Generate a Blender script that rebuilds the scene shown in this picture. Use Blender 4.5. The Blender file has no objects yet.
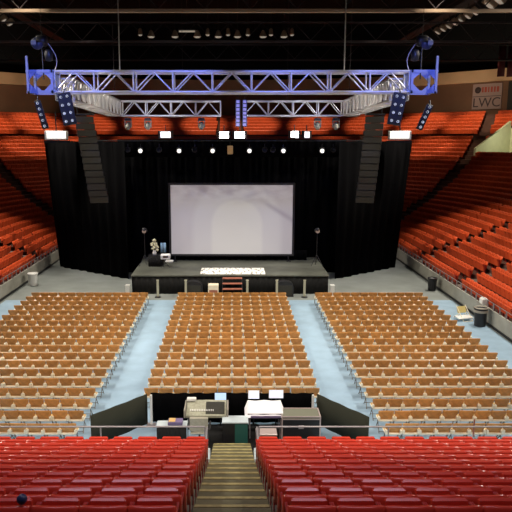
import bpy, math, random
from mathutils import Vector, Matrix
random.seed(7)
sc = bpy.context.scene
COL = sc.collection
PI = math.pi
R = math.radians
FOCAL = 620.0            # pixels for a 512 px wide frame
CAM_H = 9.4
PITCH = math.atan(116 / FOCAL)

# ------------------------------------------------------------------ materials
def mat(name, col, rough=0.6, metal=0.0, noise=0.0, nscale=8.0, emis=None, estr=0.0, bump=0.0, spec=0.5, coat=0.0):
    m = bpy.data.materials.new(name); m.use_nodes = True
    nt = m.node_tree; b = nt.nodes['Principled BSDF']
    b.inputs['Base Color'].default_value = (*col, 1)
    b.inputs['Roughness'].default_value = rough
    b.inputs['Metallic'].default_value = metal
    b.inputs['Specular IOR Level'].default_value = spec
    b.inputs['Coat Weight'].default_value = coat
    if noise or bump:
        tc = nt.nodes.new('ShaderNodeTexCoord')
        n = nt.nodes.new('ShaderNodeTexNoise'); n.inputs['Scale'].default_value = nscale
        n.inputs['Detail'].default_value = 5
        nt.links.new(tc.outputs['Object'], n.inputs['Vector'])
        if noise:
            r = nt.nodes.new('ShaderNodeValToRGB')
            r.color_ramp.elements[0].position = 0.3; r.color_ramp.elements[1].position = 0.7
            r.color_ramp.elements[0].color = (*[max(0, c * (1 - noise)) for c in col], 1)
            r.color_ramp.elements[1].color = (*[min(1, c * (1 + noise)) for c in col], 1)
            nt.links.new(n.outputs['Fac'], r.inputs['Fac'])
            nt.links.new(r.outputs['Color'], b.inputs['Base Color'])
        if bump:
            bp = nt.nodes.new('ShaderNodeBump'); bp.inputs['Strength'].default_value = bump
            nt.links.new(n.outputs['Fac'], bp.inputs['Height'])
            nt.links.new(bp.outputs['Normal'], b.inputs['Normal'])
    if emis:
        b.inputs['Emission Color'].default_value = (*emis, 1)
        b.inputs['Emission Strength'].default_value = estr
    return m

M = {}
M['blue_floor'] = mat('blue_floor', (0.30, 0.435, 0.565), 0.55, noise=0.10, nscale=1.3)
M['concrete'] = mat('concrete', (0.23, 0.255, 0.245), 0.75, noise=0.14, nscale=0.7)
M['terrace'] = mat('terrace', (0.10, 0.045, 0.032), 0.85, noise=0.2, nscale=1.0)
M['near_terrace'] = mat('near_terrace', (0.10, 0.085, 0.06), 0.8, noise=0.25, nscale=2.0)
M['stair'] = mat('stair', (0.11, 0.10, 0.05), 0.75, noise=0.3, nscale=2.2)
M['nosing'] = mat('nosing', (0.29, 0.245, 0.10), 0.6, noise=0.25, nscale=6)
M['walkway'] = mat('walkway', (0.45, 0.52, 0.55), 0.7, noise=0.12, nscale=2)
M['red'] = mat('red_plastic', (0.58, 0.046, 0.024), 0.25, noise=0.05, nscale=3, spec=0.6)
M['bowl_red'] = mat('bowl_red_plastic', (0.70, 0.095, 0.026), 0.45, noise=0.12, nscale=1.5)
M['red_dark'] = mat('seat_standard', (0.33, 0.02, 0.02), 0.35)
M['tan'] = mat('tan_vinyl', (0.57, 0.27, 0.075), 0.45, noise=0.28, nscale=5)
def vary(m, lo, hi):
    nt = m.node_tree; b = nt.nodes['Principled BSDF']; src = b.inputs['Base Color'].links[0].from_socket
    oi = nt.nodes.new('ShaderNodeObjectInfo'); mr = nt.nodes.new('ShaderNodeMapRange'); mr.inputs['To Min'].default_value = lo; mr.inputs['To Max'].default_value = hi
    mx = nt.nodes.new('ShaderNodeMix'); mx.data_type = 'RGBA'; mx.blend_type = 'MULTIPLY'; mx.inputs['Factor'].default_value = 1
    nt.links.new(oi.outputs['Random'], mr.inputs['Value']); nt.links.new(src, mx.inputs['A']); nt.links.new(mr.outputs['Result'], mx.inputs['B']); nt.links.new(mx.outputs['Result'], b.inputs['Base Color'])
vary(M['tan'], .78, 1.12)
M['tan_seat'] = mat('tan_seat_vinyl', (0.62, 0.40, 0.16), 0.45, noise=0.08, nscale=9)
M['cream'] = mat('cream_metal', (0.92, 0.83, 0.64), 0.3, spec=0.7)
M['chair_leg'] = mat('chair_leg_metal', (0.16, 0.13, 0.10), 0.4, metal=.3)
M['black_cloth'] = mat('black_cloth', (0.0022, 0.0022, 0.0026), 0.95, spec=0.03)
M['drape_olive'] = mat('drape_olive', (0.030, 0.032, 0.022), 0.9, spec=0.2)
M['stage_skirt'] = mat('stage_skirt', (0.012, 0.012, 0.012), 0.85, spec=0.2)
M['stage_deck'] = mat('stage_deck', (0.09, 0.096, 0.078), 0.6, noise=0.25, nscale=1.2)
M['black'] = mat('black_metal', (0.012, 0.012, 0.014), 0.45)
M['speaker'] = mat('speaker_grille', (0.026, 0.025, 0.018), 0.6, noise=0.2, nscale=20)
M['alu'] = mat('aluminium', (0.72, 0.72, 0.74), 0.38, metal=0.35)
M['steel'] = mat('grey_steel', (0.34, 0.32, 0.34), 0.4, metal=0.3)
M['barrier'] = mat('barrier_panel', (0.33, 0.325, 0.28), 0.6, noise=0.18, nscale=1.0)
M['brown_wall'] = mat('brown_wall', (0.17, 0.085, 0.045), 0.8, noise=0.1, nscale=0.5)
M['fascia'] = mat('fascia', (0.62, 0.40, 0.22), 0.7, noise=0.08, nscale=0.5)
M['roof'] = mat('roof', (0.008, 0.008, 0.009), 0.9)
M['catwalk'] = mat('catwalk', (0.34, 0.25, 0.17), 0.7)
M['catwalk_dark'] = mat('catwalk_dark', (0.05, 0.04, 0.045), 0.7)
M['pale_green'] = mat('pale_green_wall', (0.52, 0.53, 0.35), 0.7, noise=0.06, nscale=2)
M['white'] = mat('white_paint', (0.80, 0.80, 0.78), 0.5)
M['off_white'] = mat('off_white_cloth', (0.78, 0.78, 0.82), 0.8, noise=0.05, nscale=5)
M['wood_red'] = mat('red_brown_wood', (0.33, 0.115, 0.075), 0.6, noise=0.2, nscale=6)
M['post'] = mat('pale_post', (0.45, 0.44, 0.33), 0.6)
M['cable'] = mat('cable', (0.5, 0.5, 0.42), 0.6)
M['lens'] = mat('lamp_lens', (0.8, 0.8, 0.8), 0.3, emis=(1, 0.98, 0.92), estr=12.0)
M['lens_soft'] = mat('soft_lamp_lens', (0.8, 0.8, 0.8), 0.3, emis=(1, 0.96, 0.88), estr=1.2)
M['lens_faint'] = mat('faint_lamp_lens', (0.5, 0.5, 0.5), 0.3, emis=(1, 0.85, 0.65), estr=0.22)
M['lens_dim'] = mat('dim_lamp_lens', (0.6, 0.6, 0.6), 0.3, emis=(0.75, 0.82, 1), estr=0.45)
M['flood_face'] = mat('flood_face', (0.8, 0.8, 0.75), 0.3, emis=(1, 0.98, 0.85), estr=1.5)
M['led_strip'] = mat('led_strip', (0.2, 0.2, 0.4), 0.3, emis=(0.30, 0.24, 0.85), estr=0.40)
M['blue_paint'] = mat('blue_steel_plate', (0.26, 0.31, 0.60), 0.45, metal=0.2)
M['monitor'] = mat('lit_monitor', (0.1, 0.1, 0.1), 0.3, emis=(0.55, 0.75, 1.0), estr=1.1)
M['white_screen'] = mat('white_monitor', (0.2, 0.2, 0.2), 0.3, emis=(0.86, 0.88, 1.0), estr=1.0)
M['console'] = mat('console_grey', (0.33, 0.33, 0.25), 0.55, noise=0.2, nscale=12)
M['chair_grey'] = mat('grey_upholstery', (0.42, 0.40, 0.32), 0.7, noise=0.1, nscale=12)
M['teal'] = mat('teal_case', (0.02, 0.10, 0.085), 0.5)
M['case_lid'] = mat('case_lid', (0.16, 0.165, 0.12), 0.6)
M['case_edge'] = mat('case_edge', (0.55, 0.45, 0.43), 0.4, metal=0.4)
M['maroon'] = mat('maroon_cloth', (0.10, 0.008, 0.01), 0.8)
M['yellow'] = mat('pale_yellow', (0.72, 0.58, 0.22), 0.6)
M['bin_liner'] = mat('bin_liner', (0.32, 0.29, 0.24), 0.5)
M['navy'] = mat('navy_rubber', (0.02, 0.03, 0.09), 0.4)
M['sign_white'] = mat('sign_white', (0.36, 0.25, 0.22), 0.6)
M['sign_red'] = mat('sign_red', (0.40, 0.06, 0.03), 0.6)
M['sign_dark'] = mat('sign_dark', (0.05, 0.03, 0.03), 0.6)
M['flower'] = mat('cream_flower', (0.72, 0.68, 0.45), 0.7, noise=0.25, nscale=14)
M['sky_blue'] = mat('sky_blue_cloth', (0.30, 0.48, 0.65), 0.7)
M['purple'] = mat('muted_purple', (0.16, 0.12, 0.24), 0.6)
M['doorway_dark'] = mat('doorway_dark', (0.02, 0.018, 0.014), 0.8)

def screen_mat():
    m = bpy.data.materials.new('projected_screen'); m.use_nodes = True
    nt = m.node_tree; b = nt.nodes['Principled BSDF']
    L = nt.links.new; N = nt.nodes.new
    tc = N('ShaderNodeTexCoord'); sep = N('ShaderNodeSeparateXYZ'); L(tc.outputs['Object'], sep.inputs[0])
    def math_(op, a, c=None):
        n = N('ShaderNodeMath'); n.operation = op
        for k, v in enumerate((a, c)):
            if v is None: continue
            if isinstance(v, (int, float)): n.inputs[k].default_value = v
            else: L(v, n.inputs[k])
        return n.outputs[0]
    x, z = sep.outputs['X'], sep.outputs['Z']          # x in +-4.1, z in +-2.35
    # the pale arch of the still picture: |x - 0.5| < 1.75 below z = 1.35, rounded at the top
    ax = math_('ABSOLUTE', math_('SUBTRACT', x, 0.35))
    zz = math_('MAXIMUM', math_('SUBTRACT', z, -0.35), 0.0)
    d = math_('SQRT', math_('ADD', math_('POWER', ax, 2.0), math_('POWER', zz, 2.0)))
    def ramp(v, p0, p1, c0, c1):
        r = N('ShaderNodeValToRGB'); r.color_ramp.elements[0].position = p0; r.color_ramp.elements[1].position = p1
        r.color_ramp.elements[0].color = (*c0, 1); r.color_ramp.elements[1].color = (*c1, 1)
        L(v, r.inputs['Fac']); return r.outputs['Color']
    d1 = math_('MULTIPLY', d, 0.25)
    inner = ramp(d1, 0.40, 0.46, (0.46, 0.43, 0.395), (0.385, 0.355, 0.35))
    d2 = math_('MULTIPLY', d, 0.25)
    outer = ramp(d2, 0.70, 0.80, (1, 1, 1), (0.86, 0.83, 0.86))
    no = N('ShaderNodeTexNoise'); no.inputs['Scale'].default_value = 0.9; no.inputs['Detail'].default_value = 6
    mp = N('ShaderNodeMapping'); mp.inputs['Scale'].default_value = (1, 1, 2.2); mp.inputs['Rotation'].default_value = (0, R(32), 0)
    L(tc.outputs['Object'], mp.inputs['Vector']); L(mp.outputs['Vector'], no.inputs['Vector'])
    nz = ramp(no.outputs['Fac'], 0.38, 0.62, (0.62, 0.57, 0.62), (1, 1, 1))
    zf = N('ShaderNodeMapRange'); zf.inputs['From Min'].default_value = 0.9; zf.inputs['From Max'].default_value = 2.0
    L(z, zf.inputs['Value'])
    def mul(a, c, f=None):
        n = N('ShaderNodeMix'); n.data_type = 'RGBA'; n.blend_type = 'MULTIPLY'
        if f is None: n.inputs['Factor'].default_value = 1
        else: L(f, n.inputs['Factor'])
        L(a, n.inputs['A']); L(c, n.inputs['B']); return n.outputs['Result']
    c = mul(mul(inner, outer), nz, zf.outputs['Result'])
    # a dark diagonal streak towards the upper right
    ln = math_('ABSOLUTE', math_('ADD', math_('ADD', z, math_('MULTIPLY', x, 0.62)), -2.55))
    st = ramp(math_('MULTIPLY', ln, 1.0), 0.03, 0.30, (0.66, 0.62, 0.66), (1, 1, 1))
    xr = N('ShaderNodeMapRange'); xr.inputs['From Min'].default_value = 1.6; xr.inputs['From Max'].default_value = 2.6
    L(x, xr.inputs['Value'])
    c = mul(c, st, xr.outputs['Result'])
    b.inputs['Base Color'].default_value = (0.3, 0.3, 0.3, 1); b.inputs['Roughness'].default_value = 0.9
    L(c, b.inputs['Emission Color']); b.inputs['Emission Strength'].default_value = 0.75
    return m
M['screen'] = screen_mat()

def rug_mat():
    m = mat('speckled_rug', (0.8, 0.8, 0.76), 0.85)
    nt = m.node_tree; b = nt.nodes['Principled BSDF']
    tc = nt.nodes.new('ShaderNodeTexCoord')
    mp = nt.nodes.new('ShaderNodeMapping'); mp.inputs['Scale'].default_value = (3.2, 0.8, 1)
    n = nt.nodes.new('ShaderNodeTexNoise'); n.inputs['Scale'].default_value = 2.0; n.inputs['Detail'].default_value = 3
    r = nt.nodes.new('ShaderNodeValToRGB')
    r.color_ramp.elements[0].position = 0.36; r.color_ramp.elements[0].color = (0.25, 0.24, 0.22, 1)
    r.color_ramp.elements[1].position = 0.50; r.color_ramp.elements[1].color = (1.0, 0.98, 0.92, 1)
    nt.links.new(tc.outputs['Object'], mp.inputs['Vector']); nt.links.new(mp.outputs['Vector'], n.inputs['Vector'])
    nt.links.new(n.outputs['Fac'], r.inputs['Fac']); nt.links.new(r.outputs['Color'], b.inputs['Base Color'])
    return m
M['rug'] = rug_mat()

# ------------------------------------------------------------------ mesh builder
class MB:
    def __init__(s): s.v = []; s.f = []; s.smooth = []
    def add(s, vs, fs, smooth=False):
        o = len(s.v); s.v += [tuple(v) for v in vs]; s.f += [tuple(i + o for i in f) for f in fs]; s.smooth += [smooth] * len(fs)
        return s
    def box(s, c, size, rot=None, bev=0.0):
        hx, hy, hz = size[0] / 2, size[1] / 2, size[2] / 2
        if bev > 0:
            b = min(bev, hx * .9, hy * .9, hz * .9)
            P = []
            for sz in (-1, 1):
                for (ix, iz) in ((0, 0), (1, 1)):
                    pass
            # three nested rings: inset bottom, bottom, top, inset top
            rings = [(hx - b, hy - b, -hz), (hx, hy, -hz + b), (hx, hy, hz - b), (hx - b, hy - b, hz)]
            for (x, y, z) in rings: P += [(-x, -y, z), (x, -y, z), (x, y, z), (-x, y, z)]
            F = [(3, 2, 1, 0), (12, 13, 14, 15)]
            for k in range(3):
                for j in range(4):
                    a, d = 4 * k + j, 4 * k + (j + 1) % 4
                    F.append((a, d, d + 4, a + 4))
        else:
            P = [(-hx, -hy, -hz), (hx, -hy, -hz), (hx, hy, -hz), (-hx, hy, -hz), (-hx, -hy, hz), (hx, -hy, hz), (hx, hy, hz), (-hx, hy, hz)]
            F = [(3, 2, 1, 0), (4, 5, 6, 7), (0, 1, 5, 4), (1, 2, 6, 5), (2, 3, 7, 6), (3, 0, 4, 7)]
        rm = rot if rot is not None else Matrix.Identity(3)
        c = Vector(c)
        return s.add([rm @ Vector(p) + c for p in P], F)
    def tube(s, p0, p1, r, n=8, r1=None):
        p0, p1 = Vector(p0), Vector(p1); d = (p1 - p0).normalized()
        a = d.orthogonal().normalized(); b = d.cross(a)
        r1 = r if r1 is None else r1
        vs = []
        for (p, q) in ((p0, r), (p1, r1)):
            for k in range(n):
                t = 2 * PI * k / n; vs.append(p + a * math.cos(t) * q + b * math.sin(t) * q)
        fs = [(k, (k + 1) % n, n + (k + 1) % n, n + k) for k in range(n)]
        s.add(vs, fs, True)
        s.add(vs[:n], [tuple(range(n - 1, -1, -1))]); s.add(vs[n:], [tuple(range(n))])
        return s
    def path(s, pts, r, n=8):
        for a, b in zip(pts, pts[1:]): s.tube(a, b, r, n)
        return s
    def lathe(s, prof, c=(0, 0, 0), n=20, rot=None):
        vs = []; m = len(prof); rm = rot if rot is not None else Matrix.Identity(3)
        for (r, z) in prof:
            for k in range(n):
                t = 2 * PI * k / n; vs.append(rm @ Vector((r * math.cos(t), r * math.sin(t), z)) + Vector(c))
        fs = [(i * n + k, i * n + (k + 1) % n, (i + 1) * n + (k + 1) % n, (i + 1) * n + k) for i in range(m - 1) for k in range(n)]
        s.add(vs, fs, True)
        return s
    def build(s, name, m, parent=None):
        me = bpy.data.meshes.new(name); me.from_pydata(s.v, [], s.f)
        me.polygons.foreach_set('use_smooth', s.smooth)
        me.materials.append(m); me.update()
        o = bpy.data.objects.new(name, me); COL.objects.link(o)
        if parent: o.parent = parent
        return o

def rotx(a): return Matrix.Rotation(a, 3, 'X')
def roty(a): return Matrix.Rotation(a, 3, 'Y')
def rotz(a): return Matrix.Rotation(a, 3, 'Z')

def tag(o, label, cat, group=None, kind=None):
    o['label'] = label; o['category'] = cat
    if group: o['group'] = group
    if kind: o['kind'] = kind
    return o
def empty(name, label, cat, loc=(0, 0, 0), rz=0.0, group=None):
    o = bpy.data.objects.new(name, None); COL.objects.link(o)
    o.location = loc; o.rotation_euler = (0, 0, rz); o.empty_display_size = 0.1
    return tag(o, label, cat, group)
def struct(name, mb, m, label=None, cat=None):
    o = mb.build(name, m); o['kind'] = 'structure'
    if label: o['label'] = label; o['category'] = cat
    return o
def dup(root, loc, rz, label, group=None):
    r = root.copy(); COL.objects.link(r); r.location = loc; r.rotation_euler = (0, 0, rz); r['label'] = label
    if group: r['group'] = group
    for ch in list(root.children):
        c = ch.copy(); COL.objects.link(c); c.parent = r
        for g in ch.children:
            d = g.copy(); COL.objects.link(d); d.parent = c
    return r

ORD = 'first second third fourth fifth sixth seventh eighth ninth tenth eleventh twelfth thirteenth fourteenth fifteenth sixteenth seventeenth eighteenth nineteenth twentieth'.split()
def od(n):
    if n < 20: return ORD[n]
    return ['twenty-', 'thirty-', 'forty-'][n // 20 - 1] + ORD[n % 10] if False else f'{n + 1}th'

def project(p):
    X, Y, Z = p; h = CAM_H - Z
    zc = Y * math.cos(PITCH) + h * math.sin(PITCH)
    yc = h * math.cos(PITCH) - Y * math.sin(PITCH)
    return 232 + FOCAL * X / zc, 256 + FOCAL * yc / zc, zc

# ------------------------------------------------------------------ floor
struct('floor', MB().box((0, 48, -0.06), (80, 100, 0.1)), M['concrete'], 'grey concrete arena floor around the stage', 'floor')
struct('floor_covering', MB().box((-0.2, 24.4, -0.0), (26.6, 23.0, 0.012)), M['blue_floor'], 'pale blue floor covering under the rows of chairs', 'floor')

# ------------------------------------------------------------------ folding chairs on the floor
def chair_parts():
    W = 0.50
    back = MB()                     # padded back panel, curved, tilted
    nx, prof = 6, [(0.0, 0.505), (-0.012, 0.60), (-0.035, 0.72), (-0.058, 0.80), (-0.075, 0.815), (-0.088, 0.80), (-0.068, 0.71), (-0.045, 0.60), (-0.03, 0.505)]
    vs = []
    for i in range(nx + 1):
        u = -1 + 2 * i / nx
        for (y, z) in prof: vs.append((u * W / 2 * (0.78 + 0.22 * min(1, max(0, (z - .53) / .14))), y - 0.025 * (1 - u * u), z - 0.012 * u ** 4))
    n = len(prof)
    fs = [(i * n + k, (i + 1) * n + k, (i + 1) * n + (k + 1) % n, i * n + (k + 1) % n) for i in range(nx) for k in range(n)]
    fs += [tuple(range(n)), tuple(nx * n + k for k in range(n - 1, -1, -1))]
    back.add(vs, fs, True)
    seat = MB().box((0, 0.20, 0.445), (0.42, 0.40, 0.05), bev=0.018)
    fr, lg = MB(), MB()
    for s in (-1, 1):
        x = s * 0.215
        lg.path([(x, 0.40, 0.0), (x, 0.02, 0.46), (x, -0.06, 0.70)], 0.0135, 6)       # front leg runs up into the back upright
        lg.path([(x * 0.93, -0.06, 0.0), (x * 0.93, 0.30, 0.43)], 0.0125, 6)          # rear leg
        fr.box((x, 0.17, 0.425), (0.028, 0.42, 0.03))
        fr.box((s * 0.226, -0.075, 0.535), (0.06, 0.12, 0.15), bev=0.018)          # ganging bracket, shaped oversized to imitate highlight bloom at the joints
    lg.tube((-0.207, -0.02, 0.06), (0.207, -0.02, 0.06), 0.011, 6)
    lg.tube((-0.222, 0.36, 0.06), (0.222, 0.36, 0.06), 0.011, 6)
    fr.box((0, -0.07, 0.462), (0.47, 0.08, 0.055), bev=0.014)
    return back, seat, fr, lg
PITCH_C, ROW_P, LAST_Y = 0.517, 0.9266, 17.92
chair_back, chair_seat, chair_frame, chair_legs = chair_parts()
spots = []
CBLOCKS = [('left', -4.80 - 13 * PITCH_C, 13, range(19)), ('centre', -6 * PITCH_C, 12, range(3, 19)), ('right', 4.74, 12, range(19))]
for (bname, x0, nc, rows) in CBLOCKS:
    for r in rows:
        for c in range(nc):
            x = x0 + (c + 0.5) * PITCH_C + random.uniform(-.012, .012)
            y = LAST_Y + r * ROW_P + random.uniform(-.015, .015)
            px, py, zc = project((x, y, 0.6))
            if not (-12 < px < 524): continue
            spots.append((zc, bname, r - rows[0], c, nc, x, y, random.uniform(-.03, .03)))
spots.sort()
proto = None
far_b, far_s, far_f, far_l = MB(), MB(), MB(), MB()
for n, (zc, bname, r, c, nc, x, y, a) in enumerate(spots):
    if n < 300:
        lab = f'tan padded folding chair, {od(c)} from the left, {od(r)} row from the rear, {bname} block'
        if proto is None:
            proto = empty('folding_chair', lab, 'chair', (x, y, 0.006), a, 'folding chairs on the floor')
            chair_back.build('backrest', M['tan'], proto)
            chair_seat.build('seat', M['tan_seat'], proto)
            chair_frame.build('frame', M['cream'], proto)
            chair_legs.build('leg_frame', M['chair_leg'], proto)
        else:
            dup(proto, (x, y, 0.006), a, lab)
    else:
        mtx = Matrix.Translation((x, y, 0.006)) @ Matrix.Rotation(a, 4, 'Z')
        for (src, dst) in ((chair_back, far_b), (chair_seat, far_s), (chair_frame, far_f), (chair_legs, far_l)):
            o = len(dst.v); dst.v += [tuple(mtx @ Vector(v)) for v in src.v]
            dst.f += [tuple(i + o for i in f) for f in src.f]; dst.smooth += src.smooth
# the rest of the chairs, nearer the stage, as one object
allm = MB(); idx = []
for k, b in enumerate((far_b, far_s, far_f, far_l)):
    o = len(allm.v); allm.v += b.v; allm.f += [tuple(i + o for i in f) for f in b.f]; allm.smooth += b.smooth; idx += [k] * len(b.f)
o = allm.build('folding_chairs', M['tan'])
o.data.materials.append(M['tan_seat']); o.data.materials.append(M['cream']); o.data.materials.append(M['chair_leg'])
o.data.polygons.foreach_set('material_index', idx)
tag(o, 'tan folding chairs massed in the rows nearer the stage', 'chair', 'folding chairs on the floor', 'stuff')

# ------------------------------------------------------------------ red stadium seats
def red_seat_parts(nx=8, detail=True):
    hw = 0.277 if not detail else 0.298
    prof = [(0.05, 0.40), (0.02, 0.60), (-0.015, 0.74), (-0.026, 0.79), (-0.036, 0.825), (-0.052, 0.847), (-0.072, 0.855), (-0.094, 0.848), (-0.114, 0.828), (-0.131, 0.80), (-0.144, 0.765), (-0.150, 0.72), (-0.146, 0.66), (-0.120, 0.54), (-0.07, 0.40)]
    if not detail: prof = [(0.05, 0.40), (-0.03, 0.74), (-0.065, 0.845), (-0.12, 0.85), (-0.135, 0.79), (-0.045, 0.60), (-0.005, 0.40)]
    vs = []; n = len(prof)
    for i in range(nx + 1):
        u = -1 + 2 * i / nx
        for (y, z) in prof:
            k = 1 - 0.16 * abs(u) ** 8
            vs.append((u * hw, (y + 0.04) * k - 0.04 + 0.035 * u * u - 0.035, z - (0.022 * abs(u) ** 6 * min(1, max(0, (z - .6) / .2)))))
    fs = [(i * n + k, (i + 1) * n + k, (i + 1) * n + (k + 1) % n, i * n + (k + 1) % n) for i in range(nx) for k in range(n)]
    fs += [tuple(range(n)), tuple(nx * n + k for k in range(n - 1, -1, -1))]
    back = MB().add(vs, fs, True)
    # tip-up seat pan, raised
    pan = MB().box((0, 0.19, 0.57), (0.46, 0.07, 0.38), rotx(R(-14)), bev=0.03)
    std = MB()
    for s in (-1, 1):
        std.box((s * 0.287, 0.09, 0.33), (0.02, 0.07, 0.64), bev=0.006)
        std.box((s * 0.287, 0.14, 0.655), (0.034, 0.30, 0.035), bev=0.012)
        std.box((s * 0.287, 0.09, 0.01), (0.05, 0.2, 0.02))
    std.box((0, 0.10, 0.30), (0.574, 0.04, 0.05))
    return back, pan, std
rs_back, rs_pan, rs_std = red_seat_parts(nx=14)
SEAT_W, ROW_T, ROW_R, FRONT_Y, FRONT_TREAD = 0.60, 0.632, 0.243, 13.95, 1.47
N_ROWS = 13
def aisle(i): return 0.585 + 0.009 * max(i, 0)     # the steps widen a little towards the back
seat_proto = None
n_near = 0
for i in range(N_ROWS):
    y, z = FRONT_Y - ROW_T * i, FRONT_TREAD + ROW_R * i
    for side in (-1, 1):
        for c in range(14):
            x = side * (aisle(i) + SEAT_W * (c + 0.5))
            px, py, zc = project((x, y - 0.1, z + 0.85))
            if px < -0.62 * SEAT_W * FOCAL / zc or px > 512 + 0.62 * SEAT_W * FOCAL / zc or py > 516: continue
            lab = f'glossy red plastic seat, {od(c)} from the steps, {od(i)} row from the front, {"left" if side < 0 else "right"} side'
            n_near += 1
            if seat_proto is None:
                seat_proto = empty('stadium_chair', lab, 'seat', (x, y, z), 0, 'red seats either side of the central steps')
                rs_back.build('backrest', M['red'], seat_proto)
                rs_pan.build('seat', M['red'], seat_proto)
                rs_std.build('armrest_frame', M['red_dark'], seat_proto)
            else:
                dup(seat_proto, (x, y, z), random.uniform(-.012, .012), lab)
# near terrace, steps and walkway
tm = MB(); 
for i in range(N_ROWS + 1):
    y, z = FRONT_Y - ROW_T * i, FRONT_TREAD + ROW_R * i
    for s in (-1, 1):
        tm.box((s * (aisle(i) + 5.6), y + 0.19, z / 2), (11.2, ROW_T, z))
struct('slab_near_seating', tm, M['near_terrace'], 'dark stepped terrace under the near red seats', 'terrace')
st = empty('aisle_steps', 'worn tan steps with yellow edges running down between the red seats', 'steps', (0, 0, 0))
for i in range(N_ROWS + 1):
    y, z = FRONT_Y - ROW_T * i, FRONT_TREAD + ROW_R * i
    t = MB().box((0, y + 0.19, z / 2), (2 * aisle(i) - .02, ROW_T, z)).build('step', M['stair'], st)
    MB().box((0, y + 0.19 + ROW_T / 2 - 0.035, z + 0.004), (2 * aisle(i) - .06, 0.075, 0.02), bev=0.004).build('nosing', M['nosing'], t)
for k in range(1, 6):                    # steps on down through the front ledge to the floor
    y, z = FRONT_Y + ROW_T * k, FRONT_TREAD - ROW_R * k
    t = MB().box((0, y + 0.19, z / 2), (2 * aisle(0) - .02, ROW_T, z)).build('step', M['stair'], st)
    MB().box((0, y + 0.19 + ROW_T / 2 - 0.035, z + 0.004), (2 * aisle(0) - .06, 0.075, 0.02), bev=0.004).build('nosing', M['nosing'], t)
for s, nm in ((-1, 'left'), (1, 'right')):
    w = MB().box((s * (aisle(0) + 5.6), 15.0, 0.62), (11.2, 0.95, 1.24))
    struct(f'floor_walkway_{nm}', w, M['walkway'], f'pale concrete ledge in front of the red seats, {nm} of the steps', 'ledge')

# front railings
def railing(x0, x1, y, z, lab, step=3.0, end_curve=None):
    r = empty('front_railing', lab, 'railing', ((x0 + x1) / 2, y, z), 0, 'railings in front of the red seats')
    cx = (x0 + x1) / 2
    MB().tube((x0 - cx, 0, 0.70), (x1 - cx, 0, 0.70), 0.024, 8).build('top_rail', M['steel'], r)
    n = max(1, round((x1 - x0) / step))
    for k in range(n + 1):
        x = x0 + (x1 - x0) * k / n - cx
        MB().tube((x, 0, 0), (x, 0, 0.70), 0.02, 8).lathe([(0.05, 0), (0.05, 0.012), (0.02, 0.02)], (x, 0, 0), 10).build('post', M['steel'], r)
    return r
railing(-9.0, -0.72, 15.3, 1.24, 'grey pipe railing on the ledge, left of the steps')
railing(0.72, 11.0, 15.3, 1.24, 'grey pipe railing on the ledge, right of the steps')
for s, nm in ((-1, 'left'), (1, 'right')):
    h = empty('stair_handrail', f'curved grey handrail beside the foot of the steps, {nm} side', 'handrail', (s * 0.66, 14.6, 1.24), 0, 'handrails at the foot of the steps')
    pts = [(0, 0.72, 0.0), (0, 0.72, 0.60)] + [(0, 0.72 - 0.12 * (1 - math.cos(t)), 0.60 + 0.12 * math.sin(t)) for t in (PI / 6, PI / 3, PI / 2)] + [(0, 0.10, 0.72)]
    pts += [(0, 0.10 - 0.12 * math.sin(t), 0.72 - 0.12 * (1 - math.cos(t))) for t in (PI / 6, PI / 3, PI / 2)] + [(0, -0.02, 0.0)]
    MB().path(pts, 0.022, 8).build('rail', M['steel'], h)
    MB().tube((0, 0.4, 0), (0, 0.4, 0.72), 0.018, 8).build('post', M['steel'], h)
tag(MB().lathe([(0.001, -0.065), (0.035, -0.055), (0.058, -0.028), (0.065, 0), (0.058, 0.028), (0.035, 0.055), (0.001, 0.065)], (-2.585, 6.95, 4.985 + 0.07), 16).build('rubber_ball', M['navy']),
    'small dark blue ball lying on a red seat back at bottom left', 'ball')

# ------------------------------------------------------------------ the seating bowl round the stage
WR, WL, YC, R0 = 13.4, 13.9, 50.0, 12.0
CXR, CXL = WR - R0, -(WL - R0)
N_BOWL = 31
def tread(i): return 0.45 + 0.33 * min(i, 12) + 0.42 * max(0, i - 12)
def off(i): return 0.45 + 0.87 * i
# plan segments of the bowl (every piece gives point and outward normal for an offset)
SEGS = []
def plan_points():
    P = []
    for k in range(0, 14): P.append(('R', 24 + (YC - 24) * k / 14))
    for k in range(0, 60): P.append(('AR', 1.5 * k))
    for k in range(0, 4): P.append(('B', CXR + (CXL - CXR) * k / 4))
    for k in range(0, 40): P.append(('AL', 90 - 90 * k / 40))
    for k in range(0, 15): P.append(('L', YC + (24 - YC) * k / 14))
    return P
def pt(p, o):
    k, t = p
    if k == 'R': return (WR + o, t)
    if k == 'L': return (-WL - o, t)
    if k == 'B': return (t, YC + R0 + o)
    a = R(t)
    if k == 'AR': return (CXR + (R0 + o) * math.cos(a), YC + (R0 + o) * math.sin(a))
    return (CXL - (R0 + o) * math.cos(a), YC + (R0 + o) * math.sin(a))
PP = plan_points()
VOM = (24.0, 34.5, 20, 26)            # degrees of arc and rows taken up by the entrance in the right corner
def in_vom(p0, p1, i): return p0[0] == 'AR' and VOM[0] - .01 <= p0[1] and p1[0] == 'AR' and p1[1] <= VOM[1] + .01 and VOM[2] <= i <= VOM[3]
def zrow(p0, p1, i): return tread(VOM[2]) if in_vom(p0, p1, i) else tread(i)
bowl, vom = MB(), MB()
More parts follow.
